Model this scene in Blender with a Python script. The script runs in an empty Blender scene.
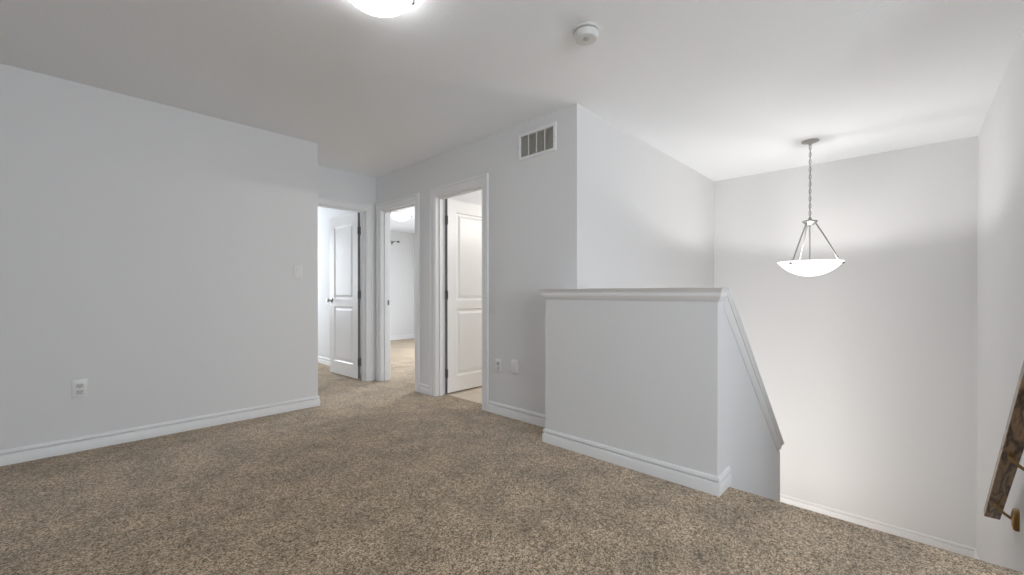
import bpy, bmesh, math, random
from mathutils import Vector, Matrix

S = bpy.context.scene
C = S.collection
random.seed(4)

# ------------------------------------------------------------------ camera
CAM_H = 1.0466
cam_d = bpy.data.cameras.new('camera')
cam = bpy.data.objects.new('camera', cam_d)
C.objects.link(cam)
S.camera = cam
cam_d.sensor_fit = 'HORIZONTAL'
cam_d.sensor_width = 36.0
cam_d.lens = 421.4377 / 1024 * 36
cam_d.shift_y = (295.153 - 287.5) / 1024
cam_d.clip_start = 0.02
yaw, pitch = math.radians(43.3855), math.radians(-0.2434)
fwd = Vector((math.cos(yaw) * math.cos(pitch), math.sin(yaw) * math.cos(pitch), math.sin(pitch)))
cam.location = (0, 0, CAM_H)
cam.rotation_euler = fwd.to_track_quat('-Z', 'Y').to_euler()

# ------------------------------------------------------------------ world and exposure
w = bpy.data.worlds.new('daylight')
S.world = w
w.use_nodes = True
w.node_tree.nodes['Background'].inputs[0].default_value = (0.82, 0.90, 1.0, 1)
w.node_tree.nodes['Background'].inputs[1].default_value = 1.6
S.view_settings.view_transform = 'Standard'
S.view_settings.look = 'None'
S.view_settings.gamma = 1.0
S.view_settings.use_curve_mapping = False
S.view_settings.exposure = -0.30
S.cycles.use_denoising = True
S.cycles.max_bounces = 12
S.cycles.diffuse_bounces = 8

# ------------------------------------------------------------------ large lights: daylight at the windows, lamps and added fill
def area(name, loc, direction, sx, sy, power, color):
    d = bpy.data.lights.new(name, 'AREA')
    d.shape = 'RECTANGLE'; d.size = sx; d.size_y = sy; d.energy = power; d.color = color
    o = bpy.data.objects.new(name, d); C.objects.link(o)
    o.location = loc
    o.rotation_euler = Vector(direction).to_track_quat('-Z', 'Y').to_euler()
    return o
def lamp(name, loc, power, color, radius):
    d = bpy.data.lights.new(name, 'POINT')
    d.energy = power; d.color = color; d.shadow_soft_size = radius
    o = bpy.data.objects.new(name, d); C.objects.link(o); o.location = loc
    return o

DAY = (0.86, 0.93, 1.0)
area('window_daylight', (0.45, -2.44, 1.45), (0, 1, 0), 2.0, 1.4, 100, DAY)            # loft window, behind the camera
area('window_daylight', (1.87, 8.15, 1.45), (0, -1, 0), 1.2, 1.3, 88, DAY)            # first bedroom
area('window_daylight', (4.05, 8.60, 1.48), (0, -1, -0.6), 1.5, 1.2, 15, DAY)             # second bedroom
area('window_daylight', (5.72, 5.40, 1.50), (-1, 0.1, -1.0), 1.5, 1.2, 158, DAY)            # second bedroom, unseen side opening added to brighten room and hall
PENDANT = Vector((4.68, 0.67, 0))
pb = lamp('pendant_bulbs', (PENDANT.x, PENDANT.y, 1.272), 18.5, (1.0, 0.97, 0.93), 0.035)
pb.data.use_nodes = True                                   # softer falloff with distance
_n, _l = pb.data.node_tree.nodes, pb.data.node_tree.links
_f = _n.new('ShaderNodeLightFalloff'); _f.inputs['Strength'].default_value = 1.0
_e = next(k for k in _n if k.type == 'EMISSION')
_l.new(_f.outputs['Linear'], _e.inputs['Strength'])
area('vanity_light', (4.2, 2.0, 2.05), (-0.3, 1, -0.35), 0.6, 0.12, 23, (1.0, 0.965, 0.92))   # bathroom vanity, out of view
area('stair_fill', (2.9, 1.27, -1.0), (1, -0.55, -0.05), 0.7, 1.0, 58, (1.0, 0.96, 0.91))              # added fill, brightens the stairwell from below

# ------------------------------------------------------------------ materials
def mat(name, color, rough=0.6, metal=0.0, emit=None, emit_s=0.0, coat=0.0, spec=0.5):
    m = bpy.data.materials.new(name); m.use_nodes = True
    b = m.node_tree.nodes['Principled BSDF']
    b.inputs['Base Color'].default_value = (*color, 1)
    b.inputs['Roughness'].default_value = rough
    b.inputs['Metallic'].default_value = metal
    b.inputs['Coat Weight'].default_value = coat
    b.inputs['Specular IOR Level'].default_value = spec
    if emit:
        b.inputs['Emission Color'].default_value = (*emit, 1)
        b.inputs['Emission Strength'].default_value = emit_s
    return m
def nodes(m): return m.node_tree.nodes, m.node_tree.links, m.node_tree.nodes['Principled BSDF']
def add_bump(m, scale, strength, dist, detail=3):
    n, l, b = nodes(m)
    tc = n.new('ShaderNodeTexCoord'); t = n.new('ShaderNodeTexNoise'); bp = n.new('ShaderNodeBump')
    t.inputs['Scale'].default_value = scale; t.inputs['Detail'].default_value = detail
    bp.inputs['Strength'].default_value = strength; bp.inputs['Distance'].default_value = dist
    l.new(tc.outputs['Object'], t.inputs['Vector']); l.new(t.outputs['Fac'], bp.inputs['Height'])
    l.new(bp.outputs['Normal'], b.inputs['Normal'])
    return m

WALL = add_bump(mat('wall_paint', (0.735, 0.738, 0.745), 0.75, spec=0.25), 90, 0.08, 0.004)
CEIL = add_bump(mat('ceiling_stipple', (0.865, 0.885, 0.91), 0.9, spec=0.1), 75, 0.35, 0.006, 6)
TRIM = mat('trim_paint', (0.79, 0.79, 0.795), 0.42)
DOORP = mat('door_paint', (0.83, 0.828, 0.82), 0.36)
GAPSHADE = mat('gap_shade', (0.20, 0.195, 0.19), 0.8)  # dark colour painted in for the shade of the hinge gap
NICKEL = mat('brushed_nickel', (0.42, 0.41, 0.39), 0.32, 1.0)
DARKNICKEL = mat('dark_nickel', (0.16, 0.155, 0.15), 0.4, 0.9)
BRASS = mat('aged_brass', (0.40, 0.26, 0.115), 0.3, 1.0)
PLASTIC = mat('white_plastic', (0.765, 0.765, 0.76), 0.35)
RECEPT = mat('receptacle_plastic', (0.56, 0.56, 0.555), 0.4)
ALARM = mat('alarm_plastic', (0.66, 0.66, 0.65), 0.5)
GREYPLASTIC = mat('grey_plastic', (0.42, 0.42, 0.41), 0.45)
SLOT = mat('slot_dark', (0.05, 0.05, 0.05), 0.6)
GRILLE = mat('grille_metal', (0.70, 0.69, 0.65), 0.55)
DUCT = mat('duct_shade', (0.60, 0.59, 0.55), 0.8)
BOWL = mat('frosted_bowl_glass', (0.88, 0.87, 0.84), 0.3, emit=(1.0, 0.985, 0.95), emit_s=1.8)
DOME = mat('lit_dome_glass', (0.9, 0.9, 0.88), 0.3, emit=(0.99, 0.99, 0.98), emit_s=14.5)
DOME2 = mat('lit_bedroom_dome_glass', (0.9, 0.9, 0.88), 0.3, emit=(1.0, 0.98, 0.95), emit_s=1.6)
PANE = mat('window_glass', (1, 1, 1), 0.02)
PANE.node_tree.nodes['Principled BSDF'].inputs['Transmission Weight'].default_value = 1.0
PANE.node_tree.nodes['Principled BSDF'].inputs['IOR'].default_value = 1.02

def carpet_mat():
    m = mat('carpet_pile', (0.4, 0.32, 0.24), 1.0, spec=0.02)
    n, l, b = nodes(m)
    tc = n.new('ShaderNodeTexCoord')
    def noise(scale, detail, rough=0.5):
        t = n.new('ShaderNodeTexNoise'); t.inputs['Scale'].default_value = scale
        t.inputs['Detail'].default_value = detail; t.inputs['Roughness'].default_value = rough
        l.new(tc.outputs['Object'], t.inputs['Vector']); return t
    def math_(op, a, b_):
        t = n.new('ShaderNodeMath'); t.operation = op
        for i, v in enumerate((a, b_)):
            if isinstance(v, float): t.inputs[i].default_value = v
            else: l.new(v, t.inputs[i])
        return t.outputs[0]
    # single yarn ends: one tone each, leaning this way and that
    warp = noise(60, 2)
    sc = n.new('ShaderNodeVectorMath'); sc.operation = 'SCALE'; sc.inputs['Scale'].default_value = 0.007
    l.new(warp.outputs['Color'], sc.inputs[0])
    ad = n.new('ShaderNodeVectorMath'); ad.operation = 'ADD'
    l.new(tc.outputs['Object'], ad.inputs[0]); l.new(sc.outputs['Vector'], ad.inputs[1])
    vo = n.new('ShaderNodeTexVoronoi'); vo.inputs['Scale'].default_value = 215
    l.new(ad.outputs['Vector'], vo.inputs['Vector'])
    sep = n.new('ShaderNodeSeparateColor'); l.new(vo.outputs['Color'], sep.inputs[0])
    f1 = noise(290, 3, 0.7)
    f2 = noise(42, 2, 0.6)
    v = math_('ADD', math_('MULTIPLY', sep.outputs[0], 0.50), math_('MULTIPLY', f1.outputs['Fac'], 0.55))
    v = math_('ADD', v, math_('MULTIPLY', f2.outputs['Fac'], 0.45))
    r1 = n.new('ShaderNodeValToRGB')
    e = r1.color_ramp.elements
    e[0].position = 0.45; e[0].color = (0.072, 0.048, 0.027, 1)
    e[1].position = 0.96; e[1].color = (0.78, 0.62, 0.445, 1)
    k = e.new(0.70); k.color = (0.300, 0.208, 0.118, 1)
    l.new(v, r1.inputs['Fac'])
    big = noise(4.5, 4, 0.62)
    r2 = n.new('ShaderNodeMapRange')
    r2.inputs['From Min'].default_value = 0.3; r2.inputs['From Max'].default_value = 0.7
    r2.inputs['To Min'].default_value = 0.68; r2.inputs['To Max'].default_value = 1.18
    l.new(big.outputs['Fac'], r2.inputs['Value'])
    mx = n.new('ShaderNodeVectorMath'); mx.operation = 'SCALE'
    l.new(r1.outputs['Color'], mx.inputs[0]); l.new(r2.outputs['Result'], mx.inputs['Scale'])
    l.new(mx.outputs['Vector'], b.inputs['Base Color'])
    bp = n.new('ShaderNodeBump'); bp.inputs['Strength'].default_value = 0.7; bp.inputs['Distance'].default_value = 0.01
    l.new(v, bp.inputs['Height']); l.new(bp.outputs['Normal'], b.inputs['Normal'])
    b.inputs['Sheen Weight'].default_value = 0.5
    b.inputs['Sheen Roughness'].default_value = 0.30
    b.inputs['Sheen Tint'].default_value = (1.0, 0.97, 0.93, 1)
    return m
CARPET = carpet_mat()

def tile_mat():
    m = mat('bathroom_tile', (0.72, 0.62, 0.50), 0.35)
    n, l, b = nodes(m)
    tc = n.new('ShaderNodeTexCoord'); br = n.new('ShaderNodeTexBrick')
    br.offset = 0.0
    br.inputs['Color1'].default_value = (0.74, 0.64, 0.52, 1); br.inputs['Color2'].default_value = (0.72, 0.62, 0.50, 1)
    br.inputs['Mortar'].default_value = (0.58, 0.50, 0.41, 1)
    br.inputs['Scale'].default_value = 1.0; br.inputs['Mortar Size'].default_value = 0.004
    br.inputs['Brick Width'].default_value = 0.33; br.inputs['Row Height'].default_value = 0.33
    l.new(tc.outputs['Object'], br.inputs['Vector']); l.new(br.outputs['Color'], b.inputs['Base Color'])
    return m
TILE = tile_mat()

def wood_mat():
    m = mat('dark_oak', (0.16, 0.09, 0.045), 0.35, coat=0.3)
    n, l, b = nodes(m)
    tc = n.new('ShaderNodeTexCoord'); mp = n.new('ShaderNodeMapping')
    mp.inputs['Scale'].default_value = (1.6, 9.0, 9.0)
    l.new(tc.outputs['Object'], mp.inputs['Vector'])
    wv = n.new('ShaderNodeTexNoise'); wv.inputs['Scale'].default_value = 1.9; wv.inputs['Detail'].default_value = 1.5
    wv.inputs['Distortion'].default_value = 0.6
    l.new(mp.outputs['Vector'], wv.inputs['Vector'])
    sn = n.new('ShaderNodeMath'); sn.operation = 'MULTIPLY'; sn.inputs[1].default_value = 34
    l.new(wv.outputs['Fac'], sn.inputs[0])
    s2 = n.new('ShaderNodeMath'); s2.operation = 'SINE'; l.new(sn.outputs[0], s2.inputs[0])
    fi = n.new('ShaderNodeTexNoise'); fi.inputs['Scale'].default_value = 14; fi.inputs['Detail'].default_value = 4
    l.new(mp.outputs['Vector'], fi.inputs['Vector'])
    ad = n.new('ShaderNodeMath'); ad.operation = 'MULTIPLY_ADD'; ad.inputs[1].default_value = 0.27
    l.new(s2.outputs[0], ad.inputs[0]); l.new(fi.outputs['Fac'], ad.inputs[2])
    r = n.new('ShaderNodeValToRGB'); e = r.color_ramp.elements
    e[0].position = 0.2; e[0].color = (0.050, 0.028, 0.012, 1)
    e[1].position = 0.85; e[1].color = (0.36, 0.225, 0.115, 1)
    k = e.new(0.45); k.color = (0.19, 0.105, 0.05, 1)
    l.new(ad.outputs[0], r.inputs['Fac']); l.new(r.outputs['Color'], b.inputs['Base Color'])
    return m
WOOD = wood_mat()

# ------------------------------------------------------------------ mesh helpers
def obj(name, bm, material, parent=None, smooth=None, loc=None):
    bmesh.ops.recalc_face_normals(bm, faces=bm.faces)
    me = bpy.data.meshes.new(name)
    if loc is not None:
        bmesh.ops.translate(bm, verts=bm.verts, vec=-Vector(loc))
    if smooth is not None:
        for f in bm.faces: f.smooth = True
        for ed in bm.edges:
            if len(ed.link_faces) == 2 and ed.calc_face_angle(0) > math.radians(smooth): ed.smooth = False
    bm.to_mesh(me); bm.free()
    me.materials.append(material)
    o = bpy.data.objects.new(name, me); C.objects.link(o)
    if loc is not None: o.location = loc
    if parent:
        o.parent = parent
    return o
def box(bm, x0, x1, y0, y1, z0, z1, bev=0.0):
    r = bmesh.ops.create_cube(bm, size=1.0)
    for v in r['verts']:
        v.co = Vector((x0 + (v.co.x + .5) * (x1 - x0), y0 + (v.co.y + .5) * (y1 - y0), z0 + (v.co.z + .5) * (z1 - z0)))
    if bev:
        es = list({e for v in r['verts'] for e in v.link_edges})
        bmesh.ops.bevel(bm, geom=es, offset=bev, segments=2, affect='EDGES', profile=0.5)
def new(): return bmesh.new()
def bx(*a, **k):
    bm = new(); box(bm, *a, **k); return bm
def skin_rings(bm, rings, closed=True, cap=True):
    vs = [[bm.verts.new(p) for p in r] for r in rings]
    n = len(vs[0])
    for a, b in zip(vs, vs[1:]):
        for i in range(n if closed else n - 1):
            j = (i + 1) % n
            bm.faces.new((a[i], a[j], b[j], b[i]))
    if cap and closed:
        bm.faces.new(vs[0][::-1]); bm.faces.new(vs[-1])
    return vs
def lathe(bm, prof, center=(0, 0, 0), axis='Z', seg=48):
    c = Vector(center); rings = []
    for r, h in prof:
        ring = []
        for i in range(seg):
            a = 2 * math.pi * i / seg
            p = Vector((r * math.cos(a), r * math.sin(a), h))
            if axis == 'X': p = Vector((h, p.x, p.y))
            if axis == 'Y': p = Vector((p.x, h, p.y))
            ring.append(c + p)
        rings.append(ring)
    skin_rings(bm, rings, cap=True)
def tube(bm, pts, r, seg=10, cap=True, closed=False):
    pts = [Vector(p) for p in pts]; rings = []
    N = len(pts); up = None
    for i, p in enumerate(pts):
        if closed: t = pts[(i + 1) % N] - pts[(i - 1) % N]
        else: t = pts[min(i + 1, N - 1)] - pts[max(i - 1, 0)]
        t.normalize()
        if up is None:
            up = Vector((0, 0, 1)) if abs(t.z) < 0.9 else Vector((1, 0, 0))
        s = t.cross(up).normalized(); up = s.cross(t).normalized()
        rr = r[i] if isinstance(r, (list, tuple)) else r
        rings.append([p + (s * math.cos(2 * math.pi * k / seg) + up * math.sin(2 * math.pi * k / seg)) * rr for k in range(seg)])
    if closed: rings.append(rings[0])
    skin_rings(bm, rings, cap=cap and not closed)
def sweep(bm, prof, path, z0=0.0, cap=True):
    """prof: (out, z) pairs; path: floor polyline; 'out' is to the left of travel; mitred corners"""
    P = [Vector((p[0], p[1])) for p in path]; N = len(P)
    rings = []
    for i, p in enumerate(P):
        def nrm(a, b):
            d = (b - a).normalized(); return Vector((-d.y, d.x))
        if i == 0: m = nrm(P[0], P[1])
        elif i == N - 1: m = nrm(P[-2], P[-1])
        else:
            n1, n2 = nrm(P[i - 1], p), nrm(p, P[i + 1])
            m = (n1 + n2); m = m / (1 + n1.dot(n2))
        rings.append([Vector((p.x + m.x * o, p.y + m.y * o, z0 + z)) for o, z in prof])
    skin_rings(bm, rings, cap=cap)
def prism(bm, poly, lift):
    """poly: 3-D points; lift: extrusion vector"""
    a = [Vector(p) for p in poly]; l = Vector(lift)
    skin_rings(bm, [a, [p + l for p in a]])

def props(o, label, cat, group=None, kind=None):
    o['label'] = label; o['category'] = cat
    if group: o['group'] = group
    if kind: o['kind'] = kind
    return o
def struct(name, bm, m, label, cat, parent=None, smooth=None):
    o = obj(name, bm, m, parent, smooth)
    if parent is None: props(o, label, cat, kind='structure')
    return o
def empty(name, loc, label, cat, group=None, kind=None):
    o = bpy.data.objects.new(name, None); C.objects.link(o)
    o.empty_display_size = 0.1
    o.location = loc
    return props(o, label, cat, group, kind)
def part(name, bm, m, parent, smooth=None):
    """bm in world space; parent may itself be a child"""
    root = Vector((0, 0, 0)); p = parent
    mw = Matrix.Identity(4)
    while p:
        mw = p.matrix_basis @ mw; p = p.parent
    bmesh.ops.transform(bm, matrix=mw.inverted(), verts=bm.verts)
    return obj(name, bm, m, parent, smooth)

# ------------------------------------------------------------------ plan dimensions
H = 2.44
XV, YE, YL, XL = 2.576, 4.695, 4.01, 1.61
XH, YH0, YH1 = 2.32, 0.725, 1.870           # half wall front, right end, left end
YW, XF, YR = 1.779, 5.548, -0.43            # stairwell walls
NOSE = 2.470                                # top nosing of the stairs
LAND = -1.315                               # landing level
T = 0.115
D1 = (1.695, 2.455)                         # door in end wall (x)
D2 = (3.855, 4.590)                         # doors in hall wall (y)
D3 = (2.795, 3.510)
DH = 2.035

# ------------------------------------------------------------------ room shell
bm = new()
# carpet with a rounded nosing at the head of the stairs
nose = [(NOSE - 0.03, 0.0)] + [(NOSE - 0.012 + 0.012 * math.sin(a), -0.012 + 0.012 * math.cos(a)) for a in [math.pi / 2 * k / 5 for k in range(6)]] + [(NOSE, -0.03), (NOSE - 0.02, -0.045), (NOSE - 0.02, -0.22), (NOSE - 0.03, -0.22)]
skin_rings(bm, [[Vector((x, YR, z)) for x, z in nose], [Vector((x, YH0 + 0.05, z)) for x, z in nose]])
box(bm, -3.0, NOSE - 0.03, -2.3, YH0 + 0.05, -0.22, 0.0)
box(bm, NOSE - 0.03, 2.5, -2.3, YR, -0.22, 0.0)
box(bm, -3.0, XH + 0.06, YH0 + 0.05, YL, -0.22, 0.0)
box(bm, XH + 0.06, XV + 0.06, YW + 0.005, YL, -0.22, 0.0)
box(bm, XL, XV + T + 0.006, YL, YE, -0.22, 0.0)
box(bm, XV + 0.06, XV + T + 0.006, D3[0], YL, -0.22, 0.0)
struct('floor', bm, CARPET, 'brown speckled carpet of the loft and hallway', 'floor')
struct('floor_first_bedroom', bx(-1.5, 2.65, YE, 8.1, -0.22, 0.0), CARPET, 'carpet inside the bedroom at the hallway end', 'floor')
struct('floor_second_bedroom', bx(XV + T + 0.006, 5.62, 3.66, 8.5, -0.22, 0.0), CARPET, 'carpet inside the bedroom behind the doorway without a leaf in view', 'floor')
struct('floor_bathroom', bx(XV + T + 0.006, 5.0, YW + T, 3.60, -0.22, 0.002), TILE, 'beige tile floor behind the open door nearest the half wall', 'floor')
struct('ceiling', bx(-3.1, 5.7, -2.45, 8.7, H, H + 0.12), CEIL, 'white stippled ceiling', 'ceiling')

struct('wall_left', bx(-3.1, XL, YL, YL + T, -0.2, H), WALL, 'large blank light grey wall with the light switch', 'wall')
struct('wall_hall_left', bx(XL - T, XL, YL + T, YE, -0.2, H), WALL, 'short return wall of the hallway behind the large blank wall', 'wall')
bm = new()
box(bm, -1.5, D1[0], YE, YE + T, -0.2, H); box(bm, D1[1], XV + T, YE, YE + T, -0.2, H); box(bm, D1[0], D1[1], YE, YE + T, DH, H)
struct('wall_hall_end', bm, WALL, 'short light grey wall over the doorway that closes the hallway', 'wall')
bm = new()
VY, VZ, VW, VHH = 2.1665, 2.247, 0.168, 0.085      # air vent centre and half sizes of its duct
ys = [(YW, VY - VW), (VY + VW, D3[0])]
for a, b in ys: box(bm, XV, XV + T, a, b, -0.2, H)
box(bm, XV, XV + T, VY - VW, VY + VW, -0.2, VZ - VHH); box(bm, XV, XV + T, VY - VW, VY + VW, VZ + VHH, H)
box(bm, XV, XV + T, D3[1], D2[0], -0.2, H); box(bm, XV, XV + T, D2[1], YE, -0.2, H)
box(bm, XV, XV + T, D3[0], D3[1], DH, H); box(bm, XV, XV + T, D2[0], D2[1], DH, H)
struct('wall_hall_right', bm, WALL, 'light grey hallway wall with two doorways and the air vent', 'wall')
struct('wall_stair_left', bx(XV + T, XF + T, YW, YW + T, -2.8, H), WALL, 'bright stairwell wall rising behind the half wall', 'wall')
struct('wall_stair_far', bx(XF, XF + T, YR - T, YW, -2.8, H), WALL, 'bright stairwell wall behind the hanging bowl lamp', 'wall')
struct('wall_right', bx(2.5, XF, YR - T, YR, -2.8, H), WALL, 'bright stairwell wall that carries the wooden handrail', 'wall')
struct('wall_front_right', bx(2.5, 2.5 + T, -2.3, YR - T, -0.2, H), WALL, 'loft wall beside the head of the stairs', 'wall')
struct('wall_back', bx(-3.1, -3.0, -2.3, YL, -0.2, H), WALL, 'loft wall behind the viewer', 'wall')
# window wall of the loft, behind the camera
W0, W1, WZ0, WZ1 = -0.6, 1.5, 0.72, 2.16
bm = new()
box(bm, -3.1, W0, -2.42, -2.3, -0.2, H); box(bm, W1, 2.5 + T, -2.42, -2.3, -0.2, H)
box(bm, W0, W1, -2.42, -2.3, -0.2, WZ0); box(bm, W0, W1, -2.42, -2.3, WZ1, H)
struct('wall_window_side', bm, WALL, 'loft wall with the window, behind the viewer', 'wall')
def window(n, x0, x1, y0, y1, z0, z1, label):
    r = empty('window_%d' % n, ((x0 + x1) / 2, (y0 + y1) / 2, z0), label, 'window', kind='structure')
    bm = new(); f = 0.05
    box(bm, x0, x0 + f, y0, y1, z0, z1); box(bm, x1 - f, x1, y0, y1, z0, z1)
    box(bm, x0 + f, x1 - f, y0, y1, z0, z0 + f); box(bm, x0 + f, x1 - f, y0, y1, z1 - f, z1)
    xm = (x0 + x1) / 2
    box(bm, xm - .025, xm + .025, y0, y1, z0 + f, z1 - f)
    part('window_frame', bm, TRIM, r)
    return r
window(1, W0, W1, -2.40, -2.33, WZ0, WZ1, 'white framed loft window behind the viewer')

# bedroom at the hallway end
struct('wall_first_bedroom_right', bx(2.63, 2.745, YE + T, 8.1, -0.2, H), WALL, 'bright wall behind the open door at the hallway end', 'wall')
bm = new()
box(bm, -1.5, 1.25, 8.0, 8.1, -0.2, H); box(bm, 2.49, 2.63, 8.0, 8.1, -0.2, H)
box(bm, 1.25, 2.49, 8.0, 8.1, -0.2, 0.8); box(bm, 1.25, 2.49, 8.0, 8.1, 2.1, H)
struct('wall_first_bedroom_far', bm, WALL, 'far wall of the bedroom at the hallway end', 'wall')
struct('wall_first_bedroom_left', bx(-1.6, -1.5, YE, 8.1, -0.2, H), WALL, 'left wall of the bedroom at the hallway end', 'wall')
# second bedroom
B2Y, B2X = 8.41, 5.56
w20, w21, w2z0, w2z1 = 3.35, 4.925, 0.83, 2.10
bm = new()
box(bm, 2.745, w20, B2Y, B2Y + T, -0.2, H); box(bm, w21, B2X + T, B2Y, B2Y + T, -0.2, H)
box(bm, w20, w21, B2Y, B2Y + T, -0.2, w2z0); box(bm, w20, w21, B2Y, B2Y + T, w2z1, H)
struct('wall_second_bedroom_far', bm, WALL, 'far bedroom wall below the curtain rod', 'wall')
window(2, w20, w21, B2Y + 0.03, B2Y + 0.10, w2z0, w2z1, 'bright bedroom window under the curtain rod')
bm = new()
box(bm, B2X, B2X + T, 3.66, 4.6, -0.2, H); box(bm, B2X, B2X + T, 6.2, B2Y, -0.2, H)
box(bm, B2X, B2X + T, 4.6, 6.2, -0.2, 0.8); box(bm, B2X, B2X + T, 4.6, 6.2, 2.1, H)  # unseen opening added to let the side fill light in
struct('wall_second_bedroom_right', bm, WALL, 'side wall of the bedroom with the curtain rod', 'wall')
struct('wall_bathroom_left', bx(XV + T, B2X + T, 3.56, 3.66, -0.2, H), WALL, 'wall between bathroom and bedroom', 'wall')
struct('wall_bathroom_far', bx(5.0, 5.1, YW + T, 3.56, -0.2, H), WALL, 'far wall of the bathroom', 'wall')

# half wall and the knee wall down the stairs
bm = new()
box(bm, XH, XH + T, YH0, YH1, -0.22, 1.03)
box(bm, XH + T, XV, YW, YH1, -0.22, 1.03)
box(bm, XH + T, XV, YW - 0.115, YW, -0.22, 1.03)
struct('wall_half', bm, WALL, 'light grey half wall guarding the stairwell', 'half wall')
SL = 1.148 / 1.31
KX0, KX1 = XH + T, 3.77
def ztop(x): return 1.078 - SL * (x - 2.40)
bm = new()
poly = [(KX0, YH0, -2.8), (KX1, YH0, -2.8), (KX1, YH0, ztop(KX1) - 0.055), (KX0 , YH0, ztop(KX0) - 0.055)]
prism(bm, poly, (0, T, 0))
struct('wall_stair_knee', bm, WALL, 'low wall sloping down beside the stairs from the half wall', 'half wall')

# caps
CAP = [(0, -0.074), (0.003, -0.074), (0.006, -0.069), (0.016, -0.053), (0.020, -0.042), (0.0205, -0.036), (0.0195, -0.034),
       (0.012, -0.033), (0.012, -0.0275), (0.021, -0.0265), (0.0225, -0.023), (0.028, -0.010), (0.034, -0.005), (0.035, -0.003), (0.035, 0.0), (0, 0.0)]
ZC = 1.078
bm = new()
XM = 2.40
sweep(bm, CAP, [(XM, YH0), (XH, YH0), (XH, YH1), (XV - 0.001, YH1)], ZC)
box(bm, XH - 0.02, XM - 0.001, YH0 - 0.02, YH1 + 0.02, ZC - 0.045, ZC - 0.0005)
box(bm, XM - 0.001, XH + T + 0.02, YH0 + T + 0.025, YH1 + 0.02, ZC - 0.0445, ZC - 0.0006)
box(bm, XH + T + 0.02, XV - 0.001, YW - 0.115, YH1 + 0.02, ZC - 0.0455, ZC - 0.0007)
struct('trim_1', bm, TRIM, 'white moulded cap along the top of the half wall', 'trim', smooth=40)
# sloping cap: same moulding on both faces, cut plumb at the upper end and square at the lower
def slope_cap():
    bm = new()
    ca, sa = math.cos(math.atan(SL)), math.sin(math.atan(SL))
    full = [(YH0 - o, z) for o, z in CAP] + [(YH0 + T + o, z) for o, z in reversed(CAP)]
    x_end = 3.735
    up, dn = [], []
    for y, z in full:
        # the line offset by z (square to the slope)
        up.append(Vector((XM, y, ZC + z / ca if z > -0.02 else ZC + z / ca)))
        xe = x_end + z * sa
        dn.append(Vector((xe, y, ztop(x_end) + z * ca)))
    skin_rings(bm, [up, dn])
    return bm
struct('trim_2', slope_cap(), TRIM, 'white sloping cap running down the stair wall from the half wall', 'trim', smooth=40)

# baseboards
BASE = [(0, 0), (0.015, 0), (0.015, 0.057), (0.013, 0.0605), (0.001, 0.0615), (0.002, 0.064), (0.012, 0.0755), (0.0130, 0.077), (0.0125, 0.084), (0.007, 0.093), (0, 0.095)]
def baseboard(name, path, label, z=0.0):
    bm = new(); sweep(bm, BASE, path, z)
    return struct(name, bm, TRIM, label, 'baseboard', smooth=35)
CW = 0.082
baseboard('baseboard_left', [(XL, YE), (XL, YL), (-3.0, YL)][::-1] if False else [(-3.0, YL), (XL, YL), (XL, YE - 0.02)][::-1], 'white baseboard below the large blank wall')
baseboard('baseboard_hall_right', [(XV, YH1), (XV, D3[0] - CW)], 'white baseboard between the half wall and the nearest doorway')
baseboard('baseboard_hall_pier', [(XV, D3[1] + CW), (XV, D2[0] - CW)], 'short white baseboard between the two hallway doorways')
baseboard('baseboard_half_wall', [(2.505, YH0), (XH, YH0), (XH, YH1), (XV - 0.015, YH1)], 'white baseboard around the foot of the half wall')
baseboard('baseboard_stair_far', [(XF, YR), (XF, YW)], 'white baseboard low on the wall behind the hanging lamp', LAND)
baseboard('baseboard_stair_right', [(3.9, YR), (XF - 0.015, YR)], 'white baseboard on the landing under the handrail wall', LAND)
baseboard('baseboard_first_bedroom', [(2.63, YE + T), (2.63, 8.0)], 'white baseboard behind the open door at the hallway end')
baseboard('baseboard_second_bedroom', [(B2X, B2Y), (2.745, B2Y)], 'white baseboard of the far bedroom wall')

# stairs and landing below the nosing
bm = new()
n_r = 7; rise = -LAND / n_r; run = 0.215
for k in range(1, n_r):
    z = -rise * k
    box(bm, NOSE - 0.02 + run * (k - 1), NOSE + 0.02 + run * k if k < n_r else XF, YR, YH0, z - 0.2, z)
struct('stairs', bm, CARPET, 'carpeted steps going down between the handrail wall and the sloping low wall', 'stairs')
struct('floor_landing', bx(NOSE + run * (n_r - 1), XF, YR, YW, LAND - 0.2, LAND), CARPET, 'carpeted landing at the foot of the first steps', 'floor')
bm = new()
for k in range(1, 7):
    z = LAND - rise * k
    box(bm, KX1 - run * k, KX1 - run * (k - 1) + 0.02, YH0 + T, YW, z - 0.2, z)
struct('stairs_lower', bm, CARPET, 'carpeted steps going down behind the half wall', 'stairs')

# ------------------------------------------------------------------ doors
CAS = [(0, 0), (0, 0.008), (0.004, 0.011), (0.012, 0.0115), (0.015, 0.008), (0.019, 0.008), (0.022, 0.0115), (0.050, 0.014), (0.053, 0.010), (0.057, 0.010), (0.060, 0.0185), (0.075, 0.0195), (0.081, 0.016), (CW, 0)]
def map_wall(axis, at, sgn):
    """(s, z, depth out of the wall) -> world"""
    if axis == 'x': return lambda s, z, d: Vector((at + sgn * d, s, z))
    return lambda s, z, d: Vector((s, at + sgn * d, z))
def casing(s0, s1, fn, clip_hi=None, clip_lo=None):
    bm = new(); rings = [[], [], [], []]
    g = 0.006
    for wd, d in CAS:
        a = s0 + g - wd; b = s1 - g + wd
        if clip_hi is not None: b = min(b, clip_hi)
        if clip_lo is not None: a = max(a, clip_lo)
        z = DH - g + wd
        for r, (s, zz) in zip(rings, [(a, 0), (a, z), (b, z), (b, 0)]): r.append(fn(s, zz, d))
    skin_rings(bm, rings)
    return bm
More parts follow.
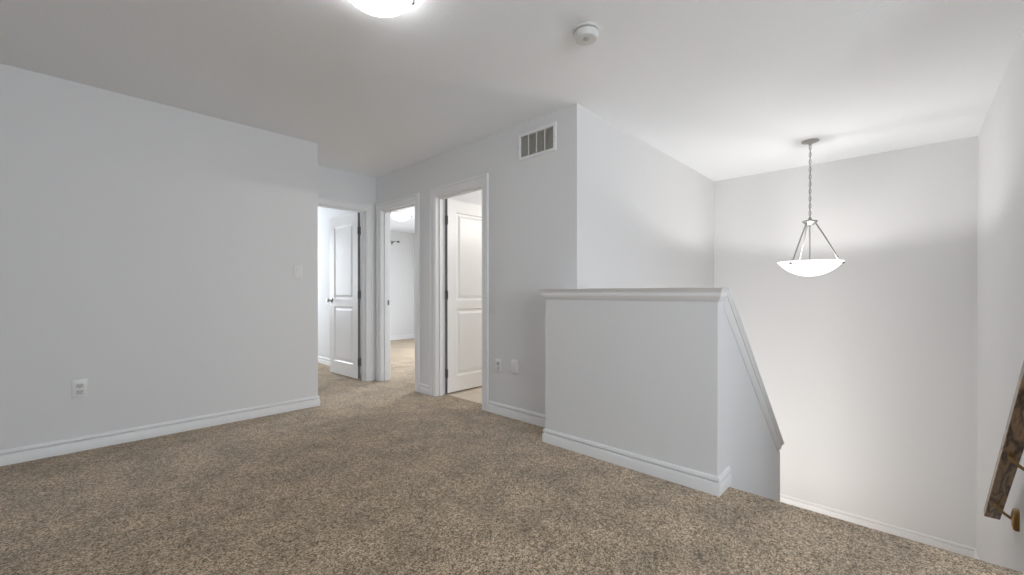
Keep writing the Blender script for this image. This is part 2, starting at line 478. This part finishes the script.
def jamb(s0, s1, fn, depth, stop):
    bm = new(); t = 0.016
    def bb(a0, a1, z0, z1, d0, d1):
        p, q = fn(a0, z0, d0), fn(a1, z1, d1)
        box(bm, min(p.x, q.x), max(p.x, q.x), min(p.y, q.y), max(p.y, q.y), min(p.z, q.z), max(p.z, q.z))
    e = 0.004
    bb(s0 - e, s0 + t - e, 0, DH + e, 0.002, -depth - 0.002); bb(s1 - t + e, s1 + e, 0, DH + e, 0.002, -depth - 0.002)
    bb(s0 + t - e, s1 - t + e, DH - t + e, DH + e, 0.002, -depth - 0.002)
    st = 0.011
    bb(s0 + t - e, s0 + t + st, 0, DH - t, -stop, -stop - 0.036); bb(s1 - t - st, s1 - t + e, 0, DH - t, -stop, -stop - 0.036)
    bb(s0 + t + st, s1 - t - st, DH - t - st, DH - t + e, -stop, -stop - 0.036)
    return bm
def leaf_mesh(wd, hg, th=0.035):
    """local: x along width from the hinge, y thickness (0..th), z up; two moulded panels on both faces"""
    bm = new()
    st = 0.118
    zs = [(0.16, 0.865), (0.955, hg - 0.125)]
    for y0, sg in ((0.0, 1), (th, -1)):
        V = lambda x, z, d=0.0: bm.verts.new((x, y0 + sg * d, z))
        def quad(x0, x1, z0, z1): bm.faces.new((V(x0, z0), V(x1, z0), V(x1, z1), V(x0, z1)))
        quad(0, st, 0, hg); quad(wd - st, wd, 0, hg)
        zz = 0
        for a, b in zs:
            quad(st, wd - st, zz, a); zz = b
        quad(st, wd - st, zz, hg)
        for a, b in zs:
            prev = None
            for ins, dep in ((0, 0), (0.004, 0.003), (0.012, 0.010), (0.024, 0.011), (0.030, 0.0105), (0.052, 0.003), (0.056, 0.003)):
                x0, x1, z0, z1 = st + ins, wd - st - ins, a + ins, b - ins
                ring = [V(x0, z0, dep), V(x1, z0, dep), V(x1, z1, dep), V(x0, z1, dep)]
                if prev:
                    for i in range(4):
                        j = (i + 1) % 4
                        bm.faces.new((prev[i], prev[j], ring[j], ring[i]))
                prev = ring
            bm.faces.new(prev)
    for (xa, za), (xb, zb) in (((0, 0), (wd, 0)), ((wd, 0), (wd, hg)), ((wd, hg), (0, hg)), ((0, hg), (0, 0))):
        bm.faces.new([bm.verts.new(p) for p in ((xa, 0, za), (xb, 0, zb), (xb, th, zb), (xa, th, za))])
    bmesh.ops.remove_doubles(bm, verts=bm.verts, dist=1e-5)
    return bm
def hinge_mesh():
    bm = new()
    tube(bm, [(0, 0, -0.045), (0, 0, 0.045)], 0.0075, 12)
    lathe(bm, [(0.001, 0.045), (0.006, 0.047), (0.005, 0.052), (0.001, 0.054)], seg=12)
    lathe(bm, [(0.001, -0.054), (0.005, -0.052), (0.006, -0.047), (0.001, -0.045)], seg=12)
    return bm
def knob_mesh(dirn):
    """knob on a rose; axis along local y, pointing dirn"""
    bm = new()
    pr = [(0.001, 0), (0.031, 0), (0.032, 0.004), (0.028, 0.008), (0.012, 0.010), (0.011, 0.030), (0.018, 0.036), (0.026, 0.046), (0.0265, 0.056), (0.020, 0.064), (0.001, 0.066)]
    lathe(bm, [(r, h * dirn) for r, h in pr], axis='Y', seg=24)
    return bm
def make_leaf(root, wd, hinge, dir_deg, flip, knob_z=0.94):
    """hinge: world point of the hinge-side bottom corner on the face the camera sees"""
    hg = DH - 0.03
    m = Matrix.Translation(hinge) @ Matrix.Rotation(math.radians(dir_deg), 4, 'Z')
    bm = leaf_mesh(wd, hg)
    if flip: bmesh.ops.translate(bm, verts=bm.verts, vec=(0, -0.035, 0))
    bmesh.ops.transform(bm, matrix=m, verts=bm.verts)
    lf = part('door_leaf', bm, DOORP, root)
    lo, hi = (-0.035, 0.0) if flip else (0.0, 0.035)
    bm = bx(-0.0012, 0.0, lo + 0.001, hi - 0.001, 0.002, hg - 0.002)  # thin dark strip on the hinge edge, stands in for gap shade
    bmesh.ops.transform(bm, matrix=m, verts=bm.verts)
    part('gap_shade_strip', bm, GAPSHADE, lf)['label'] = 'dark strip painted as shade of the hinge gap'
    lo, hi = (-0.035, 0.0) if flip else (0.0, 0.035)
    for y, d in ((lo, -1), (hi, 1)):
        bm = knob_mesh(d)
        bmesh.ops.transform(bm, matrix=m @ Matrix.Translation((wd - 0.06, y, knob_z)), verts=bm.verts)
        part('knob', bm, NICKEL, lf, 40)
    return lf, m
def door_hinges(root, lf, pts, plate):
    for p in pts:
        bm = hinge_mesh(); bmesh.ops.translate(bm, verts=bm.verts, vec=p)
        dx, dy = plate
        x0, x1 = sorted((p[0] + dx[0], p[0] + dx[1])); y0, y1 = sorted((p[1] + dy[0], p[1] + dy[1]))
        box(bm, x0, x1, y0, y1, p[2] - 0.044, p[2] + 0.044)
        part('hinge', bm, DARKNICKEL, lf, 40)

# door at the end of the hallway, open into the bedroom
r1 = empty('door_1', ((D1[0] + D1[1]) / 2, YE, 0), 'open white panel door in the doorway at the hallway end', 'door', kind='structure')
fn = map_wall('y', YE, -1)
part('door_casing', casing(*D1, fn, clip_hi=XV - 0.001, clip_lo=XL + 0.001), TRIM, r1, 30)
part('door_frame', jamb(*D1, fn, T, 0.040), TRIM, r1)
part('door_casing', casing(*D1, map_wall('y', YE + T, 1), clip_hi=2.629), TRIM, r1, 30)
hx, hy = D1[1] - 0.016, YE + T + 0.004
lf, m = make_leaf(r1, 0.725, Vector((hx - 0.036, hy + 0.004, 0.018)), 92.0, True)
door_hinges(r1, lf, [(hx - 0.004, hy + 0.002, z) for z in (0.22, 1.03, 1.80)], ((-0.034, 0.0), (0.0, 0.003)))

# doorway next to the corner, its leaf swung away out of sight behind the wall
r2 = empty('door_2', (XV, (D2[0] + D2[1]) / 2, 0), 'white cased doorway beside the hallway corner, showing a bright bedroom', 'door', kind='structure')
fn = map_wall('x', XV, -1)
part('door_casing', casing(*D2, fn, clip_hi=YE - 0.001), TRIM, r2, 30)
jb = part('door_frame', jamb(*D2, fn, T, 0.040), TRIM, r2)
part('door_casing', casing(*D2, map_wall('x', XV + T, 1)), TRIM, r2, 30)
bm = bx(XV + 0.080, XV + 0.106, D2[1] - 0.014, D2[1] - 0.0105, 0.905, 0.965)
box(bm, XV + 0.088, XV + 0.100, D2[1] - 0.0142, D2[1] - 0.0103, 0.92, 0.95)
part('strike_plate', bm, DARKNICKEL, jb)
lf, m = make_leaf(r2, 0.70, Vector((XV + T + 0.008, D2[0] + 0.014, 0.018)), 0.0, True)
door_hinges(r2, lf, [(XV + T + 0.006, D2[0] + 0.016, z) for z in (0.22, 1.03, 1.80)], ((0.0, 0.003), (-0.034, 0.0)))

# door to the tiled bathroom
r3 = empty('door_3', (XV, (D3[0] + D3[1]) / 2, 0), 'open white panel door over beige tile, nearest the half wall', 'door', kind='structure')
part('door_casing', casing(*D3, fn), TRIM, r3, 30)
part('door_frame', jamb(*D3, fn, T, 0.040), TRIM, r3)
part('door_casing', casing(*D3, map_wall('x', XV + T, 1), clip_hi=3.559), TRIM, r3, 30)
hx, hy = XV + T + 0.004, D3[1] - 0.016
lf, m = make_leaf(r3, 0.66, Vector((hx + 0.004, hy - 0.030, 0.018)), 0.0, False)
door_hinges(r3, lf, [(hx + 0.002, hy - 0.002, z) for z in (0.22, 1.03, 1.80)], ((0.0, 0.003), (-0.036, 0.0)))

# ------------------------------------------------------------------ pendant
px, py = PENDANT.x, PENDANT.y
pen = empty('pendant_light', (px, py, H), 'white glass bowl lamp hanging on a chain in the stairwell', 'pendant lamp')
bm = new(); lathe(bm, [(0.001, H), (0.068, H), (0.070, H - 0.006), (0.060, H - 0.012), (0.030, H - 0.018), (0.016, H - 0.026), (0.010, H - 0.040), (0.001, H - 0.042)], (px, py, 0))
part('canopy', bm, NICKEL, pen, 40)
bm = new()
z, k, ztopc, zbot = H - 0.040, 0, H - 0.040, 1.735
ln, lw = 0.021, 0.0085
while z > zbot:
    pts = []
    for i in range(14):
        a = 2 * math.pi * i / 14
        u, v = lw * math.cos(a), ln * math.sin(a)
        pts.append((px + (u if k % 2 else 0), py + (0 if k % 2 else u), z - ln + 0.003 + v))
    tube(bm, pts, 0.0026, 6, closed=True)
    z -= 2 * ln - 0.0085; k += 1
part('chain', bm, NICKEL, pen, 60)
bm = new(); tube(bm, [(px + 0.004 * math.sin(q * 2.1), py + 0.004 * math.cos(q * 2.1), H - 0.04 - (H - 0.04 - 1.73) * q / 14) for q in range(15)], 0.0022, 6)
part('cord', bm, GREYPLASTIC, pen, 60)
bm = new(); lathe(bm, [(0.001, 1.745), (0.010, 1.742), (0.014, 1.722), (0.052, 1.712), (0.060, 1.706), (0.060, 1.700), (0.050, 1.694), (0.030, 1.672), (0.014, 1.668), (0.001, 1.667)], (px, py, 0))
part('hub', bm, NICKEL, pen, 40)
bm = new(); tube(bm, [(px, py, 1.69), (px, py, 1.30)], 0.0045, 10)
part('stem', bm, NICKEL, pen, 60)
RB, ZR, ZB = 0.246, 1.331, 1.203
R2 = ((RB) ** 2 + (ZR - ZB) ** 2) / (2 * (ZR - ZB))
prof = []
for i in range(19):
    a = math.asin(RB / R2) * i / 18
    prof.append((max(R2 * math.sin(a), 0.0008), ZB + R2 - R2 * math.cos(a)))
inner = [(max(r - 0.006 * r / RB - 0.0002, 0.0005), zz + 0.006) for r, zz in prof]
lip = [(RB + 0.006, ZR + 0.001), (RB + 0.007, ZR + 0.005), (RB - 0.004, ZR + 0.007)]
bm = new(); lathe(bm, prof + lip + inner[::-1], (px, py, 0), seg=72)
part('bowl', bm, BOWL, pen, 40)
R_v = Vector((math.sin(yaw), -math.cos(yaw), 0)); F_v = Vector((math.cos(yaw), math.sin(yaw), 0))
view = (Vector((px, py, 0))).normalized(); side = Vector((view.y, -view.x, 0))
for a in (-6, 114, 234):
    d = side * math.cos(math.radians(a)) + view * math.sin(math.radians(a))
    bm = new()
    P0 = Vector((px, py, 1.695)) + d * 0.038; P3 = Vector((px, py, ZR - 0.006)) + d * (RB - 0.028)
    pts = []
    for i in range(13):
        t = i / 12
        p = P0.lerp(P3, t) + d * 0.006 * math.sin(math.pi * t)
        pts.append(p)
    tube(bm, pts, 0.0058, 8)
    rod = part('rod', bm, NICKEL, pen, 60)
    bm = new()
    q = Vector((px, py, ZR - 0.012)) + d * (RB - 0.007)
    lathe(bm, [(0.001, -0.010), (0.010, -0.009), (0.014, -0.002), (0.014, 0.005), (0.001, 0.008)], q, seg=16)
    bm2 = bm
    part('nut', bm2, DARKNICKEL, rod, 40)

# ------------------------------------------------------------------ flush ceiling lamps
def flush_lamp(loc, rad, drop, label, dome_mat, group):
    x, y = loc
    r = empty('ceiling_light', (x, y, H), label, 'ceiling lamp')
    bm = new(); lathe(bm, [(0.001, H), (rad * 0.80, H), (rad * 0.82, H - 0.012), (rad * 0.78, H - 0.026), (0.001, H - 0.028)], (x, y, 0))
    part('lamp_base', bm, NICKEL, r, 40)
    pr = [(0.001, H - drop)]
    for i in range(1, 15):
        a = math.pi / 2 * i / 14
        pr.append((rad * math.sin(a) ** 0.92, H - 0.030 - (drop - 0.030) * math.cos(a)))
    pr += [(rad + 0.003, H - 0.026), (rad - 0.004, H - 0.022), (0.001, H - 0.022)]
    bm = new(); lathe(bm, pr, (x, y, 0), seg=64)
    part('lamp_dome', bm, dome_mat, r, 40)
    for a in (-24, 156):
        ca, sa = math.cos(math.radians(a)), math.sin(math.radians(a))
        bm = new()
        tube(bm, [(x + ca * rad * 0.8, y + sa * rad * 0.8, H - 0.012), (x + ca * (rad + 0.008), y + sa * (rad + 0.008), H - 0.014), (x + ca * (rad + 0.010), y + sa * (rad + 0.010), H - 0.03), (x + ca * (rad + 0.004), y + sa * (rad + 0.004), H - 0.046)], 0.005, 8)
        lathe(bm, [(0.001, -0.008), (0.007, -0.006), (0.008, 0), (0.006, 0.006), (0.001, 0.008)], (x + ca * (rad + 0.004), y + sa * (rad + 0.004), H - 0.05), seg=12)
        part('clip', bm, DARKNICKEL, r, 50)
    return r
flush_lamp((0.963, 1.738), 0.152, 0.106, 'lit white dome lamp on the loft ceiling above the carpet', DOME, None)
flush_lamp((3.98, 6.40), 0.17, 0.14, 'lit white dome lamp seen through the doorway to the far bedroom', DOME2, None)

# ------------------------------------------------------------------ smoke detector
sx, sy = 1.893, 1.250
sd = empty('smoke_detector', (sx, sy, H), 'round white smoke alarm on the ceiling', 'smoke alarm')
bm = new(); lathe(bm, [(0.001, H), (0.068, H), (0.070, H - 0.004), (0.068, H - 0.012), (0.060, H - 0.014), (0.001, H - 0.014)], (sx, sy, 0))
part('mounting_plate', bm, ALARM, sd, 35)
bm = new(); lathe(bm, [(0.001, H - 0.014), (0.054, H - 0.014), (0.054, H - 0.021), (0.001, H - 0.021)], (sx, sy, 0))
part('vent_slot', bm, SLOT, sd, 35)
bm = new(); lathe(bm, [(0.001, H - 0.0185), (0.062, H - 0.0185), (0.065, H - 0.022), (0.063, H - 0.038), (0.055, H - 0.052), (0.034, H - 0.056), (0.001, H - 0.056)], (sx, sy, 0))
part('cover', bm, ALARM, sd, 35)
bm = new(); lathe(bm, [(0.001, H - 0.055), (0.017, H - 0.055), (0.017, H - 0.057), (0.013, H - 0.0575), (0.012, H - 0.0615), (0.001, H - 0.0625)], (sx - 0.012, sy - 0.008, 0), seg=24)
part('test_button', bm, GREYPLASTIC, sd, 35)

# ------------------------------------------------------------------ air vent
av = empty('air_vent', (XV, VY, VZ), 'white metal return air grille high on the hallway wall', 'air vent')
bm = new()
ow, oh, iw, ih = 0.202, 0.112, 0.168, 0.084
FP = [(0, 0), (0.003, 0.005), (0.008, 0.008), (0.028, 0.008), (0.0335, 0.004), (0.0335, 0.0)]
rings = []
for cy_, cz_ in ((-1, -1), (1, -1), (1, 1), (-1, 1), (-1, -1)):
    rings.append([Vector((XV - d, VY + cy_ * (ow - wd), VZ + cz_ * (oh - wd * 0.86))) for wd, d in FP])
skin_rings(bm, rings, cap=False)
part('frame', bm, TRIM, av, 30)
part('duct', bx(XV + 0.035, XV + 0.04, VY - 0.166, VY + 0.166, VZ - 0.083, VZ + 0.083), DUCT, av)
bm = new()
for i in range(1, 4):
    yy = VY - iw + 2 * iw * i / 4
    box(bm, XV - 0.004, XV + 0.014, yy - 0.0035, yy + 0.0035, VZ - ih, VZ + ih)
part('divider', bm, GRILLE, av)
bm = new()
for i in range(36):
    yy = VY - iw + 2 * iw * (i + 0.5) / 36
    prism(bm, [(XV + 0.000, yy - 0.0032, VZ - ih), (XV + 0.001, yy - 0.0022, VZ - ih), (XV + 0.012, yy + 0.0030, VZ - ih), (XV + 0.011, yy + 0.0020, VZ - ih)], (0, 0, 2 * ih))
part('louver', bm, GRILLE, av)
for cy_ in (-1, 1):
    bm = new(); lathe(bm, [(0.001, -0.0105), (0.003, -0.0100), (0.0045, -0.008), (0.0045, -0.005), (0.001, -0.005)], (XV, VY + cy_ * (ow - 0.016), VZ), 'X', 12)
    part('screw', bm, GREYPLASTIC, av, 40)

# ------------------------------------------------------------------ wall plates
def wall_plate(name, origin, out, label, cat, kind):
    """out: wall normal; local frame: s to the viewer's right, z up, d out"""
    o = Vector(origin); n = Vector(out); sdir = Vector((0, 0, 1)).cross(n)
    r = empty(name, o, label, cat)
    def bb(bm, s0, s1, z0, z1, d0, d1, bev=0.0):
        a = o + sdir * s0 + n * d0; b = o + sdir * s1 + n * d1
        box(bm, min(a.x, b.x), max(a.x, b.x), min(a.y, b.y), max(a.y, b.y), o.z + z0, o.z + z1, bev)
    hw, hh = 0.037, 0.060
    bm = new(); bb(bm, -hw, hw, -hh, hh, -0.001, 0.007, 0.0022)
    part('cover_plate', bm, PLASTIC, r, 30)
    if kind == 'outlet':
        for zc in (0.021, -0.021):
            bm = new(); bb(bm, -0.0175, 0.0175, zc - 0.0145, zc + 0.0145, 0.004, 0.0085, 0.002)
            f = part('receptacle', bm, RECEPT, r, 30)
            for sc, hgt in ((-0.0065, 0.009), (0.0065, 0.007)):
                bm = new(); bb(bm, sc - 0.0012, sc + 0.0012, zc + 0.001 - hgt / 2 + 0.003, zc + 0.001 + hgt / 2 + 0.003, 0.006, 0.0087)
                part('slot', bm, SLOT, f)
            bm = new(); bb(bm, -0.0024, 0.0024, zc - 0.0105, zc - 0.0060, 0.006, 0.0087)
            part('ground_hole', bm, SLOT, f)
        bm = new(); bb(bm, -0.003, 0.003, -0.003, 0.003, 0.005, 0.0072, 0.0012); part('screw', bm, GREYPLASTIC, r)
    elif kind == 'switch':
        bm = new(); bb(bm, -0.0185, 0.0185, -0.035, 0.035, 0.004, 0.0068, 0.0008); part('switch_frame', bm, GREYPLASTIC, r)
        bm = new()
        pts = [(-0.033, 0.0075), (0.033, 0.0115), (0.033, 0.003), (-0.033, 0.003)]
        prism(bm, [o + sdir * -0.0165 + n * d + Vector((0, 0, z)) for z, d in pts], sdir * 0.033)
        part('rocker', bm, PLASTIC, r)
        for zc in (-0.046, 0.046):
            bm = new(); bb(bm, -0.0025, 0.0025, zc - 0.0025, zc + 0.0025, 0.005, 0.007, 0.001); part('screw', bm, GREYPLASTIC, r)
    else:
        bm = new(); bb(bm, -0.029, 0.029, -0.050, 0.050, 0.003, 0.020, 0.004); part('raised_cover', bm, PLASTIC, r, 30)
        for zc in (-0.055, 0.055):
            bm = new(); bb(bm, -0.0025, 0.0025, zc - 0.0025, zc + 0.0025, 0.005, 0.007, 0.001); part('screw', bm, GREYPLASTIC, r)
    return r
wall_plate('light_switch', (1.436, YL, 1.237), (0, -1, 0), 'white rocker light switch at the end of the large blank wall', 'light switch', 'switch')
wall_plate('wall_outlet', (0.061, YL, 0.413), (0, -1, 0), 'white power outlet low on the large blank wall', 'outlet', 'outlet')
wall_plate('wall_outlet', (XV, 2.596, 0.420), (-1, 0, 0), 'white power outlet on the hallway wall beside the nearest door casing', 'outlet', 'outlet')
wall_plate('jack_plate', (XV, 2.398, 0.430), (-1, 0, 0), 'white raised wall plate between the power outlet and the half wall', 'wall plate', 'jack')

# ------------------------------------------------------------------ handrail on the stairwell wall
RY0, RY1, RT = -0.320, -0.383, 0.040
RX, RZ, RS = 3.720, -0.2707, 0.863
ang = math.atan(RS); rl = 1.74
hr = empty('handrail', (RX, (RY0 + RY1) / 2, RZ), 'dark brown wooden handrail sloping down the bright stairwell wall', 'handrail')
hr.rotation_euler = (0, ang, 0)      # local x runs down the slope, local z square to it
bm = new(); box(bm, -rl, 0, (RY1 - RY0) / 2, (RY0 - RY1) / 2, 0, RT, 0.004)
rail = obj('rail', bm, WOOD, hr)
def at_slope(x): return RZ - RS * (x - RX)
for bxp, plate_dx, plate_dz in ((3.545, -0.01, 0), (3.09, -0.01, 0)):
    yc = (RY0 + RY1) / 2; zu = at_slope(bxp)
    bm = new()
    # saddle under the rail
    m = Matrix.Translation((bxp, yc, zu - 0.002)) @ Matrix.Rotation(ang, 4, 'Y')
    b2 = new(); box(b2, -0.028, 0.028, -0.011, 0.011, -0.003, 0.003, 0.0015)
    bmesh.ops.transform(b2, matrix=m, verts=b2.verts); part('saddle', b2, BRASS, hr)
    pts = []
    A = Vector((bxp, yc, zu - 0.004)); B = Vector((bxp + 0.0, yc, zu - 0.030)); Cc = Vector((bxp + plate_dx, YR + 0.024, zu - 0.062))
    for i in range(11):
        t = i / 10
        pts.append(A * (1 - t) ** 2 + B * 2 * t * (1 - t) + Cc * t * t)
    tube(bm, pts, 0.0075, 10)
    part('arm', bm, BRASS, hr, 60)
    bm = new(); cx, cz = bxp + plate_dx, zu - 0.062
    skin_rings(bm, [[Vector((cx + sx_ * hw_, YR + d_, cz + sz_ * hh_)) for sx_, sz_ in ((-1, -0.8), (-0.75, -1), (0.75, -1), (1, -0.8), (1, 0.8), (0.75, 1), (-0.75, 1), (-1, 0.8))]
                    for hw_, hh_, d_ in ((0.024, 0.055, 0.0), (0.024, 0.055, 0.014), (0.020, 0.050, 0.022), (0.014, 0.030, 0.026), (0.011, 0.018, 0.027))])
    part('wall_rosette', bm, BRASS, hr, 40)

# ------------------------------------------------------------------ curtain rod in the far bedroom
cr = empty('curtain_rod', (4.2, B2Y - 0.07, 2.200), 'thin dark curtain rod end on the far bedroom wall', 'curtain rod')
bm = new(); tube(bm, [(3.15, B2Y - 0.075, 2.200), (5.08, B2Y - 0.075, 2.200)], 0.009, 10)
part('rod', bm, NICKEL, cr, 60)
for xx, sg in ((5.08, 1), (3.15, -1)):
    bm = new(); lathe(bm, [(0.001, 0.0), (0.014, 0.002 * sg), (0.012, 0.012 * sg), (0.022, 0.026 * sg), (0.024, 0.042 * sg), (0.015, 0.058 * sg), (0.001, 0.062 * sg)], (xx, B2Y - 0.075, 2.200), 'X', 16)
    part('finial', bm, DARKNICKEL, cr, 50)
for xx in (4.995, 3.25):
    bm = new(); tube(bm, [(xx, B2Y, 2.175), (xx, B2Y - 0.05, 2.175), (xx, B2Y - 0.075, 2.188)], 0.007, 8)
    box(bm, xx - 0.012, xx + 0.012, B2Y - 0.006, B2Y, 2.135, 2.210)
    part('bracket', bm, DARKNICKEL, cr, 50)
